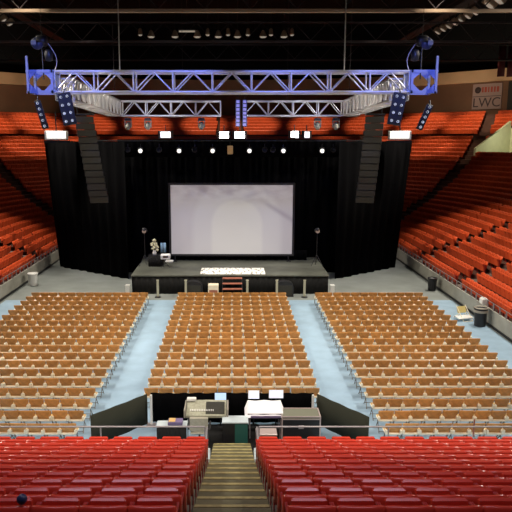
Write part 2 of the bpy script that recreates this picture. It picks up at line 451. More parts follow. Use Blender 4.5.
for p0, p1 in zip(PP, PP[1:]):
    zprev = 0.45
    for i in range(N_BOWL + 1):
        oi, oo = (off(i) - 0.45 if i else 0.0), off(i + 1) - 0.45
        z = zrow(p0, p1, i)
        a, b, c, d = pt(p0, oi), pt(p1, oi), pt(p1, oo), pt(p0, oo)
        (vom if in_vom(p0, p1, i) else bowl).add([(*a, z), (*b, z), (*c, z), (*d, z)], [(0, 3, 2, 1)])
        if i and abs(z - zprev) > 1e-4:
            tgt = vom if (zprev < z - 1 and p0[0] == 'AR') else bowl
            tgt.add([(*a, zprev), (*b, zprev), (*b, z), (*a, z)], [(0, 1, 2, 3)])
        zprev = z
# side walls of the sunken entrance
for ang, sgn in ((VOM[0], 1), (VOM[1], -1)):
    for i in range(VOM[2], VOM[3] + 1):
        p = ('AR', ang); a, b = pt(p, off(i) - .45), pt(p, off(i + 1) - .45)
        q = ('AR', ang + sgn * 0.45); a2, b2 = pt(q, off(i) - .45), pt(q, off(i + 1) - .45)
        z0 = tread(VOM[2]); z1 = tread(i) + 0.75; z2 = tread(i + 1) + 0.75
        vom.add([(*a, z0), (*b, z0), (*b, z2), (*a, z1), (*a2, z0), (*b2, z0), (*b2, z2), (*a2, z1)],
                [(0, 1, 2, 3), (7, 6, 5, 4), (3, 2, 6, 7), (0, 3, 7, 4), (1, 5, 6, 2)])
struct('slab_bowl_terrace', bowl, M['terrace'], 'dark stepped concrete terrace of the seating bowl', 'terrace')
vo = struct('wall_entrance', vom, M['pale_green'], 'pale green walls of the entrance sunk into the right corner seats', 'wall')
# doorway in its rear wall
pa = pt(('AR', 29.9), off(VOM[3] + 1) - .45 - 0.06); ra = R(29.9)
dr = struct('door_1', MB().box((pa[0], pa[1], tread(20) + 1.1), (0.10, 1.5, 2.2), rotz(ra)), M['doorway_dark'])
pl = pt(('AR', 27.0), off(VOM[3] + 1) - .45 - 0.3)
tag(MB().box((pl[0], pl[1], tread(20) + 2.35), (0.16, 1.1, 0.16), rotz(R(27))).build('wall_light', M['flood_face']), 'white strip light over the pale green entrance', 'light')

# handrails and stair flights in the bowl
def radial_steps(p_of_o, rows, lab, width=0.95):
    r = empty('stand_steps', lab, 'steps', (0, 0, 0), 0, 'flights of steps in the side stands')
    for i in rows:
        for half in (0, 1):
            o = off(i) - 0.45 + 0.2175 + half * 0.435
            if half == 0: continue
            z0, z1 = tread(i), tread(i) + (tread(i + 1) - tread(i)) * 0.5
            x, y, ang = p_of_o(o)
            MB().box((x, y, (z0 + z1) / 2), (0.43, width, z1 - z0), rotz(ang)).build('step', M['stair_grey'], r)
    return r
M['stair_grey'] = mat('stair_grey', (0.16, 0.13, 0.11), 0.8, noise=0.2, nscale=3)
for yk, nm in ((45.0, 'far'), (37.0, 'middle'), (29.0, 'near')):
    radial_steps(lambda o: (WR + o, yk, 0), range(0, 14 if yk > 40 else 8), f'dark steps climbing through the right stand, {nm} flight')
    if yk > 30: radial_steps(lambda o: (-WL - o, yk, 0), range(0, 8), f'dark steps climbing through the left stand, {nm} flight')

# bowl seats
bs_back, bs_pan, bs_std = red_seat_parts(nx=4, detail=False)
bp = MB().box((0, 0.16, 0.50), (0.53, 0.08, 0.56), rotx(R(-10)), bev=0.035)
BW = 0.56
seats = []
def row_run(i, kind, t0, t1, conv):
    n = int((t1 - t0) / BW)
    if n < 1: return
    s0 = t0 + ((t1 - t0) - n * BW) / 2
    for k in range(n): seats.append((i, kind, k, n, *conv(s0 + (k + .5) * BW)))

for i in range(N_BOWL):
    if i == 24: continue                       # the cross walkway
    o = off(i) + 0.18; rr = R0 + o
    for (a, b, nm) in ((29.5, 36.5, 'middle'), (37.5, 44.5, 'far'), (45.5, 50.0, 'corner'), (22.5, 28.5, 'near')):
        row_run(i, ('right', nm), a, b, lambda t: (WR + o, t, PI / 2))
        row_run(i, ('left', nm), a, b, lambda t: (-WL - o, t, -PI / 2))
    arc_r = [0, 25.5 + .51 * i, 62, 90.0]
    for a, b in zip(arc_r, arc_r[1:]):
        lo = a * PI / 180 * rr + (0.65 if a else 0.05); hi = b * PI / 180 * rr - (0.65 if b < 90 else 0.05)
        def cr(t):
            g = t / rr; return (CXR + rr * math.cos(g), YC + rr * math.sin(g), g + PI / 2)
        def cl(t):
            g = t / rr; return (CXL - rr * math.cos(g), YC + rr * math.sin(g), -g - PI / 2)
        row_run(i, ('right', 'arc'), lo, hi, cr); row_run(i, ('left', 'arc'), lo, hi, cl)
    row_run(i, ('back', 'straight'), CXL, CXR, lambda t: (t, YC + rr, PI))
kept = []
for s in seats:
    i, kind, k, n, x, y, a = s
    px, py, zc = project((x, y, tread(i) + 0.7))
    if not (-28 < px < 545) or py > 420: continue
    if 62 < px < 398 and py > 152 and y > 48: continue        # behind the black stage drapes
    if kind == ('right', 'arc'):
        g = math.degrees(math.atan2(y - YC, x - CXR))
        if VOM[0] - 0.9 < g < VOM[1] + 0.6 and VOM[2] <= i <= VOM[3] + 0: continue
    kept.append((zc, px, py, s))
kept.sort(key=lambda q: q[0])
n_side = 0; far = MB(); side_proto = None
for zc, px, py, (i, kind, k, n, x, y, a) in kept:
    z = tread(i)
    if n_near + n_side < 300 and kind[1] in ('near', 'middle', 'far') and -4 < px < 516:
        n_side += 1
        m = n - 1 - k
        lab = f'orange-red seat, {od(m)} from the stage end, {od(i)} row above the barrier, {kind[0]} stand, {kind[1]} section'
        if side_proto is None:
            side_proto = empty('stand_chair', lab, 'seat', (x, y, z), a, 'red seats in the side stands')
            bs_back.build('backrest', M['bowl_red'], side_proto); bp.build('seat', M['bowl_red'], side_proto)
            bs_std.build('armrest_frame', M['red_dark'], side_proto)
        else: dup(side_proto, (x, y, z), a, lab)
    else:
        ca, sa = math.cos(a), math.sin(a)
        for b in (bs_back, bp):
            o = len(far.v)
            far.v += [(x + v[0] * ca - v[1] * sa, y + v[0] * sa + v[1] * ca, z + v[2]) for v in b.v]
            far.f += [tuple(q + o for q in f) for f in b.f]; far.smooth += b.smooth
tag(far.build('stand_chairs', M['bowl_red']), 'orange-red seats massed in the far stands and round the stage', 'seat', 'red seats in the side stands', 'stuff')
print('near', n_near, 'side', n_side, 'kept', len(kept), 'chairs', len(spots))

# barrier between floor and side stands
def sweep_wall(pts, z0, z1, th):
    m = MB()
    for (a, b) in zip(pts, pts[1:]):
        a, b = Vector((*a, 0)), Vector((*b, 0)); d = (b - a); L = d.length
        m.box(((a + b) / 2) + Vector((0, 0, (z0 + z1) / 2)), (L, th, z1 - z0), rotz(math.atan2(d.y, d.x)))
    return m
for s, nm, W, cx in ((1, 'right', WR, CXR), (-1, 'left', WL, CXL)):
    pts = [(s * (W - 0.1), y) for y in (24, 29, 33, 37, 41, 45, 50)] + [(cx + s * (R0 - .1) * math.cos(R(t)), YC + (R0 - .1) * math.sin(R(t))) for t in (10, 20, 30, 45)]
    struct(f'wall_{nm}_barrier', sweep_wall(pts, 0.1, 0.86, 0.10), M['barrier'], f'low grey barrier panels along the {nm} stand', 'barrier')
    struct(f'baseboard_{nm}', sweep_wall([(x - s * .03, y) for x, y in pts], 0.0, 0.12, 0.12), M['black'])
    r = empty('barrier_railing', f'railing of short posts on top of the {nm} barrier', 'railing', (0, 0, 0), 0, 'railings on the side barriers')
    MB().path([(x, y, 1.22) for x, y in pts], 0.018, 6).build('top_rail', M['steel'], r)
    y = 26.0
    while y < 50:
        MB().box((s * (W - 0.1), y, 1.03), (0.05, 0.07, 0.38)).build('post', M['steel'], r); y += 0.75

# concourse wall, fascia and upper wall behind the top row
def sweep_sheet(o0, z0, o1, z1, pts=PP):
    m = MB()
    for p0, p1 in zip(pts, pts[1:]):
        a, b, c, d = pt(p0, o0), pt(p1, o0), pt(p1, o1), pt(p0, o1)
        m.add([(*a, z0), (*b, z0), (*c, z1), (*d, z1)], [(0, 1, 2, 3)], False)
    return m
OT = off(32) - .45; ZT = tread(31)
struct('wall_back', sweep_sheet(OT, ZT - .3, OT, 16.4), M['brown_wall'], 'brown concourse wall behind the top row of seats', 'wall')
fa = sweep_sheet(OT - 0.8, 16.2, OT - 0.8, 17.6); fb = sweep_sheet(OT - 0.8, 16.2, OT + .1, 16.2); fc = sweep_sheet(OT - .8, 17.6, OT + 3, 17.6)
for q in (fb, fc): fa.add(q.v, q.f)
struct('trim_1', fa, M['fascia'], 'pale tan ledge running above the brown concourse wall', 'ledge')
struct('wall_upper', sweep_sheet(OT + 3, 17.6, OT + 3, 25), M['roof'])
struct('ceiling', MB().box((0, 45, 25.1), (110, 140, 0.2)), M['roof'], 'black arena ceiling', 'ceiling')

# ------------------------------------------------------------------ stage
stg = empty('stage', 'low black stage platform in front of the screen', 'stage', (-0.12, 37.4, 0))
MB().box((0, 3.0, 1.15), (12.25, 6.0, 0.10), bev=0.02).build('deck', M['stage_deck'], stg)
sk = MB()
def pleats(m, x0, x1, y, z0, z1, amp, wl, ang=None, th=0.02):
    n = max(8, int(abs(x1 - x0) / wl * 6)); vs = []
    for k in range(n + 1):
        t = k / n; x = x0 + (x1 - x0) * t; d = amp * math.sin(2 * PI * (x - x0) / wl) + amp * .4 * math.sin(2 * PI * (x - x0) / wl * .37 + 1)
        for z in (z0, z1): vs.append((x, y + d, z))
        for z in (z0, z1): vs.append((x, y + d + th, z))
    fs = []
    for k in range(n):
        a, b = 4 * k, 4 * k + 4
        fs += [(a, b, b + 1, a + 1), (a + 3, b + 3, b + 2, a + 2), (a + 1, b + 1, b + 3, a + 3), (a, a + 2, b + 2, b)]
    fs += [(0, 1, 3, 2), (4 * n, 4 * n + 2, 4 * n + 3, 4 * n + 1)]
    return m.add(vs, fs, True)
pleats(MB(), -6.08, 6.08, 0.06, 0.0, 1.10, 0.02, 0.35).build('skirt', M['stage_skirt'], stg)
for s in (-1, 1): MB().box((s * 6.05, 3.0, 0.55), (0.04, 5.9, 1.1)).build('side_skirt', M['stage_skirt'], stg)

scr = empty('projection_screen', 'large grey-white projection screen showing a dim pale arch', 'screen', (-0.02, 41.8, 4.075))
MB().box((0, 0, 0), (8.24, 0.03, 4.71)).build('screen_surface', M['screen'], scr)
fr = MB()
for s in (-1, 1):
    fr.box((s * 4.19, 0.0, 0), (0.14, 0.08, 4.99)); fr.box((0, 0.0, s * 2.425), (8.24, 0.08, 0.14))
    fr.box((s * 3.9, 0.12, -2.62), (0.08, 0.08, 0.45)); fr.box((s * 3.9, 0.12, -2.85), (0.3, 0.5, 0.03))
fr.build('frame', M['black'], scr)
tag(pleats(MB(), -5.2, 5.2, 42.3, 1.2, 1.9, 0.03, 0.4).build('masking_drape', M['black_cloth']), 'black cloth strip hanging below the screen', 'drape')

def drape(name, x0, y0, x1, y1, z0, z1, m, lab, cat='curtain', amp=0.09, wl=0.9, lean=0.0):
    L = math.hypot(x1 - x0, y1 - y0); a = math.atan2(y1 - y0, x1 - x0)
    b = pleats(MB(), 0, L, 0, z0, z1, amp, wl)
    if lean:
        b.v = [(x + lean * (z / z1 - .42) * ((1 - x / L) if lean < 0 else x / L), y, z) for (x, y, z) in b.v]
    o = b.build(name, m); o.location = (x0, y0, 0); o.rotation_euler = (0, 0, a)
    return tag(o, lab, cat)
drape('stage_curtain', -8.4, 43.75, 8.4, 43.75, 0.0, 9.15, M['black_cloth'], 'tall black backdrop curtain behind the screen')
drape('stage_curtain', -13.35, 46.1, -7.1, 41.6, 0.0, 9.3, M['black_cloth'], 'tall black curtain angled along the left of the stage', lean=-1.1)
drape('stage_curtain', 7.1, 41.6, 12.75, 46.1, 0.0, 9.3, M['black_cloth'], 'tall black curtain angled along the right of the stage', lean=1.3)
drape('curtain_border', -7.8, 42.9, 7.8, 42.9, 8.25, 9.45, M['black_cloth'], 'narrow black border curtain hanging above the stage', amp=0.06, wl=0.6)

rg = tag(MB().box((0, 0, 0), (4.05, 1.9, 0.03), bev=0.01).build('stage_rug', M['rug']), 'white rug with dark specks at the front of the stage', 'rug')
rg.location = (0.05, 38.55, 1.216)

# stage front items
stp = empty('stage_steps', 'small red-brown wooden steps up to the stage', 'steps', (0.02, 36.9, 0))
for k in range(4):
    MB().box((0, -0.55 + 0.28 * k, 0.27 * (k + 1) - 0.03), (1.2, 0.3, 0.055), bev=0.01).build('tread', M['wood_red'], stp)
for s in (-1, 1):
    m = MB(); m.add([(s * .62, -.7, 0), (s * .62, .42, 0), (s * .62, .42, 1.06), (s * .62, -.7, .25), (s * .58, -.7, 0), (s * .58, .42, 0), (s * .58, .42, 1.06), (s * .58, -.7, .25)],
                    [(0, 1, 2, 3), (7, 6, 5, 4), (0, 4, 5, 1), (1, 5, 6, 2), (2, 6, 7, 3), (3, 7, 4, 0)])
    m.build('stringer', M['black'], stp)
for x, nm in ((-4.5, 'farthest left'), (-2.8, 'between the left aisle and the crate'), (0.93, 'just right of the steps'), (2.72, 'second from the right'), (4.4, 'farthest right')):
    p = empty('floor_post', f'pale post standing before the stage, {nm}', 'post', (x, 36.6, 0), 0, 'pale posts along the stage front')
    MB().lathe([(0.0, 0), (0.2, 0), (0.2, 0.03), (0.04, 0.05)], (0, 0, 0), 16).build('base', M['black'], p)
    MB().box((0, 0, 0.55), (0.13, 0.07, 1.0), bev=0.02).build('upright', M['post'], p)
    MB().box((0, 0, 1.06), (0.17, 0.09, 0.06), bev=0.02).build('cap', M['post'], p)
for x, nm in ((-2.35, 'left'), (3.2, 'right')):
    sb = empty('subwoofer', f'black subwoofer cabinet with an arched top before the stage, {nm} of the steps', 'speaker', (x, 36.95, 0.0), 0, 'subwoofers before the stage')
    m = MB(); prof = [(-.55, 0), (.55, 0), (.55, .62)] + [(.55 * math.cos(R(t)), .62 + .35 * math.sin(R(t))) for t in range(15, 180, 15)] + [(-.55, .62)]
    n = len(prof); vs = [(px_, -.25, pz_) for px_, pz_ in prof] + [(px_, .25, pz_) for px_, pz_ in prof]
    m.add(vs, [tuple(range(n)), tuple(range(2 * n - 1, n - 1, -1))] + [(k, n + k, n + (k + 1) % n, (k + 1) % n) for k in range(n)])
    m.build('cabinet', M['black'], sb)
    MB().box((0, -.26, .40), (.9, .03, .6), bev=0.01).build('grille', M['speaker'], sb)
cr = empty('crate', 'small cream crate with a red band left of the stage steps', 'crate', (-1.13, 36.65, 0))
MB().box((0, 0, .42), (.62, .5, .78), bev=0.02).build('body', M['cream'], cr)
MB().box((0, -.255, .42), (.5, .02, .16)).build('band', M['wood_red'], cr)
for s in (-1, 1): MB().box((s * .27, 0, .02), (.06, .4, .05)).build('foot', M['black'], cr)
for x, nm in ((-6.4, 'left'), (6.15, 'right')):
    c = empty('corner_box', f'small white box on the floor at the {nm} stage corner', 'box', (x, 37.0, 0), 0, 'white boxes at the stage corners')
    MB().box((0, 0, .32), (.22, .3, .64), bev=0.02).build('body', M['white'], c); MB().box((0, 0, .66), (.26, .34, .05), bev=0.01).build('lid', M['white'], c)

# things on stage, left of the screen
tb = empty('prop_table', 'small table under black cloth left of the screen', 'table', (-5.0, 40.3, 1.2))
MB().box((0, 0, .74), (1.0, .6, .03)).build('table_top', M['black'], tb)
pleats(MB(), -.5, .5, -.3, 0.0, .74, .015, .16).build('cloth', M['stage_skirt'], tb)
for s in (-1, 1): MB().box((s * .46, .1, .36), (.04, .04, .72)).build('leg', M['black'], tb)
fl = empty('flower_arrangement', 'tall cream flower arrangement on the black table', 'flowers', (-5.12, 40.3, 1.955))
MB().lathe([(0.0, 0), (.10, 0), (.14, .12), (.08, .26), (.11, .30)], (0, 0, 0), 14).build('vase', M['white'], fl)
fm = MB()
for k in range(46):
    t = random.random(); rr = .34 * (1 - t) + .05; a = random.random() * 6.28
    c = Vector((rr * math.cos(a) * random.uniform(.4, 1), rr * math.sin(a) * .6, .30 + .75 * t)); q = random.uniform(.05, .09)
    fm.lathe([(0.001, -q), (q * .8, -q * .5), (q, 0), (q * .8, q * .5), (0.001, q)], c, 7)
fm.build('blossoms', M['flower'], fl)
sw = MB()
for k in range(10):
    a = k * 0.63; sw.tube((0, 0, .28), (.22 * math.cos(a), .16 * math.sin(a), .9 + .03 * k % .2), .008, 5)
sw.build('stems', M['drape_olive'], fl)
dj = empty('keyboard_stand', 'white device on a black stand beside the screen edge', 'device', (-4.35, 39.9, 1.2))
MB().box((0, 0, .70), (.62, .36, .30), rotx(R(12)), bev=0.03).build('body', M['white'], dj)
MB().box((0.02, -.19, .72), (.34, .02, .14), rotx(R(12))).build('panel', M['sign_dark'], dj)
MB().box((0.25, -.1, .42), (.5, .4, .10), bev=0.02).build('shelf', M['white'], dj)
m = MB()
for s in (-1, 1): m.tube((s * .3, -.2, 0), (-s * .3, .2, .58), .02, 6)
m.build('stand', M['black'], dj)
sh = empty('draped_scarf', 'pale blue cloth hung over a short pole by the flowers', 'cloth', (-4.62, 40.9, 1.2))
MB().tube((0, 0, 0), (0, 0, 1.45), .02, 8).lathe([(0, 0), (.18, 0), (.18, .02), (.02, .04)], (0, 0, 0), 14).build('pole', M['black'], sh)
pleats(MB(), -.16, .2, 0, .78, 1.44, .03, .13).build('cloth', M['sky_blue'], sh)
for x, nm in ((-5.75, 'left'), (5.6, 'right')):
    t = empty('tripod_light', f'dark stage light on a tripod, {nm} of the screen', 'light', (x, 40.3, 1.2), 0, 'tripod lights beside the screen')
    for k in range(3):
        a = R(90 + 120 * k); MB().tube((.45 * math.cos(a), .45 * math.sin(a), .01), (0, 0, .75), .018, 6).build('leg', M['black'], t)
    MB().tube((0, 0, .7), (0, 0, 2.3), .022, 8).build('pole', M['black'], t)
    MB().lathe([(0.0, .16), (.10, .15), (.15, .05), (.15, -.14), (.17, -.18)], (0, 0, 2.4), 16, rotx(R(70))).build('lamp_head', M['black'], t)
    MB().lathe([(0.0, 0), (.14, 0)], (0, -.17, 2.34), 16, rotx(R(70))).build('lens', M['catwalk'], t)

# ------------------------------------------------------------------ line arrays
def line_array(x, nm, s):
    la = empty('line_array', f'long hanging column of grey-green speakers, {nm} of the stage', 'speaker', (x, 38.2, 10.9), 0, 'line arrays either side of the stage')
    MB().box((0, 0, 0), (1.15, .5, .10), bev=.02).tube((-.4, 0, 0), (-.4, 0, .55), .03).tube((.4, 0, 0), (.4, 0, .55), .03).build('bumper', M['black'], la)
    z, y, tilt, xo = -.10, 0.0, 0.0, 0.0
    for k in range(13):
        tilt = R(1.0 + 0.16 * k * k * .35); h = .40
        rm = rotz(R(-s * 14)) @ rotx(tilt)
        c = Vector((xo, y, z - h / 2))
        cab = MB().box(c, (1.10, .62, h - .025), rm, bev=.02).build('cabinet', M['black'], la)
        MB().box(c + rm @ Vector((0, -.315, 0)), (1.04, .02, h - .06), rm).build('grille', M['speaker'], cab)
        z -= h * math.cos(tilt); y += h * math.sin(tilt) * .9; xo += -s * (.055 if s < 0 else .03)
    return la
line_array(-8.9, 'left', -1); line_array(8.6, 'right', 1)

# ------------------------------------------------------------------ trusses
def truss(name, lab, p0, p1, w, h, panel, rc, rb, m, group=None):
    """box truss from p0 to p1 (centre line of the bottom), width w, height h"""
    p0, p1 = Vector(p0), Vector(p1); d = p1 - p0; L = d.length; d.normalize()
    side = d.cross(Vector((0, 0, 1))).normalized(); up = side.cross(d)
    t = empty(name, lab, 'truss', p0, 0, group)
    P = lambda u, s, v: d * u + side * (s * w / 2) + up * (v * h)
    for s in (-1, 1):
        for v in (0, 1): MB().tube(P(0, s, v), P(L, s, v), rc, 8).build('chord', m, t)
    n = max(2, round(L / panel)); pl = L / n
    for s in (-1, 1):
        b = MB()
        for k in range(n):
            u = k * pl
            b.tube(P(u, s, 0), P(u + pl / 2, s, 1), rb, 6).tube(P(u + pl / 2, s, 1), P(u + pl, s, 0), rb, 6)
        b.build('lattice', m, t)
    for k in range(n + 1):
        u = k * pl; v_ = MB()
        for s in (-1, 1): v_.tube(P(u, s, -.03), P(u, s, 1.03), rb * 1.25, 6)
        v_.tube(P(u, -1, 0), P(u, 1, 0), rb, 6).tube(P(u, -1, 1), P(u, 1, 1), rb, 6)
        v_.build('rung_frame', m, t)
    for vv in (0, 1):
        b = MB()
        for k in range(n): b.tube(P(k * pl, -1 if k % 2 else 1, vv), P((k + 1) * pl, 1 if k % 2 else -1, vv), rb * .8, 6)
        b.build('lacing_lattice', m, t)
    return t
FT = truss('lighting_truss', 'wide blue-lit box truss hanging across the front', (-7.74, 28.45, 11.47), (7.74, 28.45, 11.47), 0.85, 0.87, 1.76, 0.058, 0.034, M['alu'], 'trusses over the stage')
truss('lighting_truss', 'pale box truss hanging across the back above the stage', (-7.2, 41.6, 10.95), (-0.75, 41.6, 10.95), 0.8, 0.92, 1.6, 0.055, 0.034, M['alu'], 'trusses over the stage')
truss('lighting_truss', 'pale box truss over the stage, right of the central gap', (0.75, 41.6, 10.95), (7.2, 41.6, 10.95), 0.8, 0.92, 1.6, 0.055, 0.034, M['alu'], 'trusses over the stage')
truss('lighting_truss', 'pale side truss running back from the front truss, left', (-7.6, 29.1, 11.2), (-7.6, 41.1, 10.95), 0.8, 0.92, 1.1, 0.06, 0.05, M['alu'], 'trusses over the stage')
truss('lighting_truss', 'pale side truss running back from the front truss, right', (7.6, 29.1, 11.2), (7.6, 41.1, 10.95), 0.8, 0.92, 1.1, 0.06, 0.05, M['alu'], 'trusses over the stage')
for o in bpy.data.objects:
    if o.get('label') == 'pale box truss hanging across the back above the stage': o['label'] = 'pale box truss over the stage, left of the central gap'
# corner blocks of the front truss, hoists, chains and posts
for s, nm in ((-1, 'left'), (1, 'right')):
    x = s * 8.36
    cb = empty('truss_corner', f'blue-lit square corner block at the {nm} end of the front truss', 'truss', (x, 28.45, 11.42), 0, 'corner blocks of the front truss')
    m = MB()
    for yy in (-.475, .475):
        for (a, b) in (((-.55, .05), (.55, .05)), ((-.55, .92), (.55, .92)), ((-.52, .05), (-.52, .92)), ((.52, .05), (.52, .92))): m.box(((a[0] + b[0]) / 2, yy, (a[1] + b[1]) / 2), (abs(a[0] - b[0]) + .10, .09, abs(a[1] - b[1]) + .12))
    for sx in (-1, 1):
        for zz in (.05, .92): m.box((sx * .52, 0, zz), (.10, .95, .10))
    m.build('frame', M['blue_paint'], cb)
    for yy in (-.475, .475):
        for sx in (-1, 1):
            for sz in (-1, 1):      # triangular gussets leaving a diamond opening
                g = MB().add([(sx * .5, yy - .02, .485 + sz * .44), (sx * .10, yy - .02, .485 + sz * .44), (sx * .5, yy - .02, .485 + sz * .06),
                       (sx * .5, yy + .02, .485 + sz * .44), (sx * .10, yy + .02, .485 + sz * .44), (sx * .5, yy + .02, .485 + sz * .06)],
                      [(0, 1, 2), (5, 4, 3), (0, 3, 4, 1), (1, 4, 5, 2), (2, 5, 3, 0)])
                g.build('gusset', M['blue_paint'], cb)
    tag(MB().box((s * 8.86, 27.85, 12.22), (.09, .09, 1.5), bev=.02).build('truss_pole', M['blue_paint']), f'blue-lit upright pole at the {nm} tip of the front truss', 'pole', 'upright poles at the truss tips')
    hx = s * 8.34
    h = empty('chain_hoist', f'round blue-lit chain hoist above the {nm} truss corner', 'hoist', (hx, 28.45, 13.05), 0, 'chain hoists above the front truss')
    MB().lathe([(0, -.22), (.2, -.22), (.24, -.16), (.24, .16), (.2, .22), (0, .22)], (0, 0, .62), 18, roty(PI / 2)).build('motor', M['black'], h)
    MB().lathe([(0, -.1), (.24, -.1), (.27, 0), (.24, .1), (0, .1)], (s * .16, -.12, .50), 18, rotx(PI / 2)).build('drum_cover', M['navy'], h)
    MB().box((s * .30, -.2, .52), (.22, .12, .22), bev=.04).build('motor_cap', M['blue_paint'], h)
    MB().lathe([(0.05, 0), (.17, .06), (.20, .42), (.12, .5)], (s * -.28, 0, -.25), 14).build('chain_bag', M['black'], h)
    MB().tube((0, 0, -1.0), (0, 0, .5), .03, 6).build('lower_chain', M['black'], h)
    MB().tube((0, 0, .7), (0, 0, 11.9), .012, 6).build('upper_chain', M['black'], h)
    cc = MB(); pts = [(s * (-.3 - .35 * math.sin(PI * t)), -.1, .5 - 1.5 * t) for t in [k / 10 for k in range(11)]]
    cc.path(pts, .02, 6); cc.build('power_cable', M['steel'], h)
    tag(MB().tube((s * 4.95, 28.45, 12.35), (s * 4.95, 28.45, 24.95), .028, 6).build('suspension_cable', M['cable']), f'pale cable holding up the front truss, {nm} of centre', 'cable', 'suspension cables of the front truss')
for s, nm, x, y in ((1, 'far right', 7.6, 41.4), (-1, 'far left', -7.6, 41.4), (-1, 'near left', -3.2, 41.6), (1, 'near right', 3.6, 41.6)):
    tag(MB().tube((x, y, 11.9), (x, y, 25), .016, 6).build('hoist_chain', M['catwalk_dark']), f'thin dark chain holding the rear truss, {nm}', 'chain', 'chains of the rear truss')

# ------------------------------------------------------------------ lamps hung from the trusses
def blinder(x, y, z, lean, yaw, nm, cols=2, rows=4, sx=.56, sz=1.38):
    b = empty('blinder_panel', nm, 'light', (x, y, z), 0, 'lamp panels hung below the side trusses')
    rm = rotz(yaw) @ roty(lean)
    MB().box((0, 0, 0), (sx, .18, sz), rm, bev=.03).build('housing', M['black'], b)
    for i in range(cols):
        for k in range(rows):
            c = rm @ Vector(((i - (cols - 1) / 2) * sx / cols * .98, -.10, (k - (rows - 1) / 2) * sz / rows))
            MB().lathe([(0, -.01), (.05, -.01), (.058, .03), (.058, .06)], c, 14, rm @ rotx(PI / 2)).build('lamp', M['lens_dim'], b)
    MB().tube(rm @ Vector((0, 0, sz / 2 - .02)), rm @ Vector((0, 0, sz / 2 - .02)) + Vector((0, .1, .2)), .03, 6).build('hanger', M['black'], b)
blinder(-7.15, 27.6, 10.72, R(-10), R(6), 'dark lamp panel with two columns of round lamps, hung at left')
blinder(7.15, 27.6, 10.72, R(10), R(-6), 'dark lamp panel with two columns of round lamps, hung at right')
blinder(-8.3, 27.7, 10.48, R(-14), R(8), 'narrow lamp strip with one column of lamps, outermost at left', 1, 5, .26, 1.25)
blinder(8.4, 27.7, 10.38, R(22), R(-8), 'narrow lamp strip with one column of lamps, outermost at right', 1, 5, .26, 1.15)
for s, nm, x in ((-1, 'left', -12.2), (1, 'right', 11.65)):
    f = empty('flood_light', f'glowing white flood light box at the top of the {nm} curtain', 'light', (x, 43.9, 9.72), 0, 'flood lights at the curtain tops')
    MB().box((0, 0, 0), (1.5, .5, .62), bev=.05).build('housing', M['white'], f)
    MB().box((-s * .06, -.26, .02), (1.3, .03, .46), bev=.01).build('lens', M['flood_face'], f)
    MB().box((0, .05, -.42), (1.7, .35, .14)).build('bracket', M['black'], f)
    MB().tube((0, 0, .3), (0, 0, 1.6), .04, 6).build('hanger', M['black'], f)
# moving heads under the rear truss and the bar of small spots
bar = tag(MB().tube((-9.5, 42.35, 9.35), (9.5, 42.35, 9.35), .035, 8).build('lighting_bar', M['black']), 'black lighting pipe running across above the stage', 'pipe')
def par(x, y, z, lens, lab, r=.13):
    p = empty('spot_lamp', lab, 'light', (x, y, z), 0, 'spot lamps on the lighting pipe')
    MB().lathe([(0, .22), (r * .6, .21), (r, .08), (r, -.14), (r * 1.15, -.17)], (0, 0, 0), 14, rotx(R(75)) if False else rotx(R(-105))).build('housing', M['black'], p)
    MB().lathe([(0, .03), (r * .7, .02), (r * .98, 0)], (0, -.13, -.04), 14, rotx(R(75))).build('lens', M[lens], p)
    MB().box((0, .0, .2), (.03, .06, .42)).box((-.15, 0, .02), (.015, .05, .3)).box((.15, 0, .02), (.015, .05, .3)).box((0, 0, .17), (.32, .05, .015)).build('yoke', M['black'], p)
lit = [(-6.15, 'first'), (-3.55, 'second'), (-1.3, 'third'), (1.17, 'fourth'), (3.45, 'fifth'), (6.05, 'last')]
for x, nm in lit: par(x, 42.3, 8.72, 'lens_soft', f'small lit spot lamp below the pipe, {nm} from the left', .15)
for x, nm in ((-7.0, 'outermost left'), (-4.9, 'between the first two lit lamps'), (-2.5, 'left of the third lit lamp'), (2.2, 'right of the fourth lit lamp'), (2.75, 'left of the fifth lit lamp'), (6.8, 'outermost right')):
    par(x, 42.3, 8.74, 'black', f'unlit black spot lamp on the pipe, {nm}', .16)
def mover(x, nm, z=10.55):
    p = empty('moving_head', f'grey moving-head stage light under the rear truss, {nm}', 'light', (x, 41.5, z), 0, 'moving heads below the rear truss')
    MB().box((0, 0, .18), (.42, .36, .16), bev=.03).build('base', M['black'], p)
    MB().box((-.2, 0, -.12), (.06, .16, .48), bev=.02).box((.2, 0, -.12), (.06, .16, .48), bev=.02).box((0, 0, .09), (.44, .16, .06), bev=.02).build('yoke', M['console'], p)
    MB().lathe([(0, .24), (.12, .22), (.17, .05), (.15, -.22), (.13, -.26), (0, -.26)], (0, 0, -.22), 14, rotx(R(-35))).build('head', M['console'], p)
    MB().tube((0, 0, .24), (0, 0, .42), .03, 6).build('clamp', M['steel'], p)
for x, nm in ((-6.8, 'at the far left'), (-5.5, 'second from left'), (-2.0, 'left of the bright pair'), (5.6, 'second from right'), (6.8, 'at the far right')): mover(x, nm)
def bright(x, z, w, nm, st='lens'):
    b = empty('bright_flood', nm, 'light', (x, 41.4, z), 0, 'bright floods below the rear truss')
    MB().box((0, 0.1, 0), (w, .3, .5), bev=.04).build('housing', M['black'], b)
    MB().box((0, -.065, 0), (w * .82, .03, .40), bev=.01).build('lens', M[st], b)
    for s in (-1, 1): MB().box((s * (w / 2 + .03), -.1, 0), (.02, .42, .5), rotz(R(-s * 18))).build('barn_door', M['black'], b)
    MB().tube((0, .1, .25), (0, .1, .62), .03, 6).build('hanger', M['black'], b)
bright(-.52, 9.72, .72, 'blazing white flood, left one of the pair at centre')
bright(.5, 9.72, .78, 'blazing white flood, right one of the pair at centre')
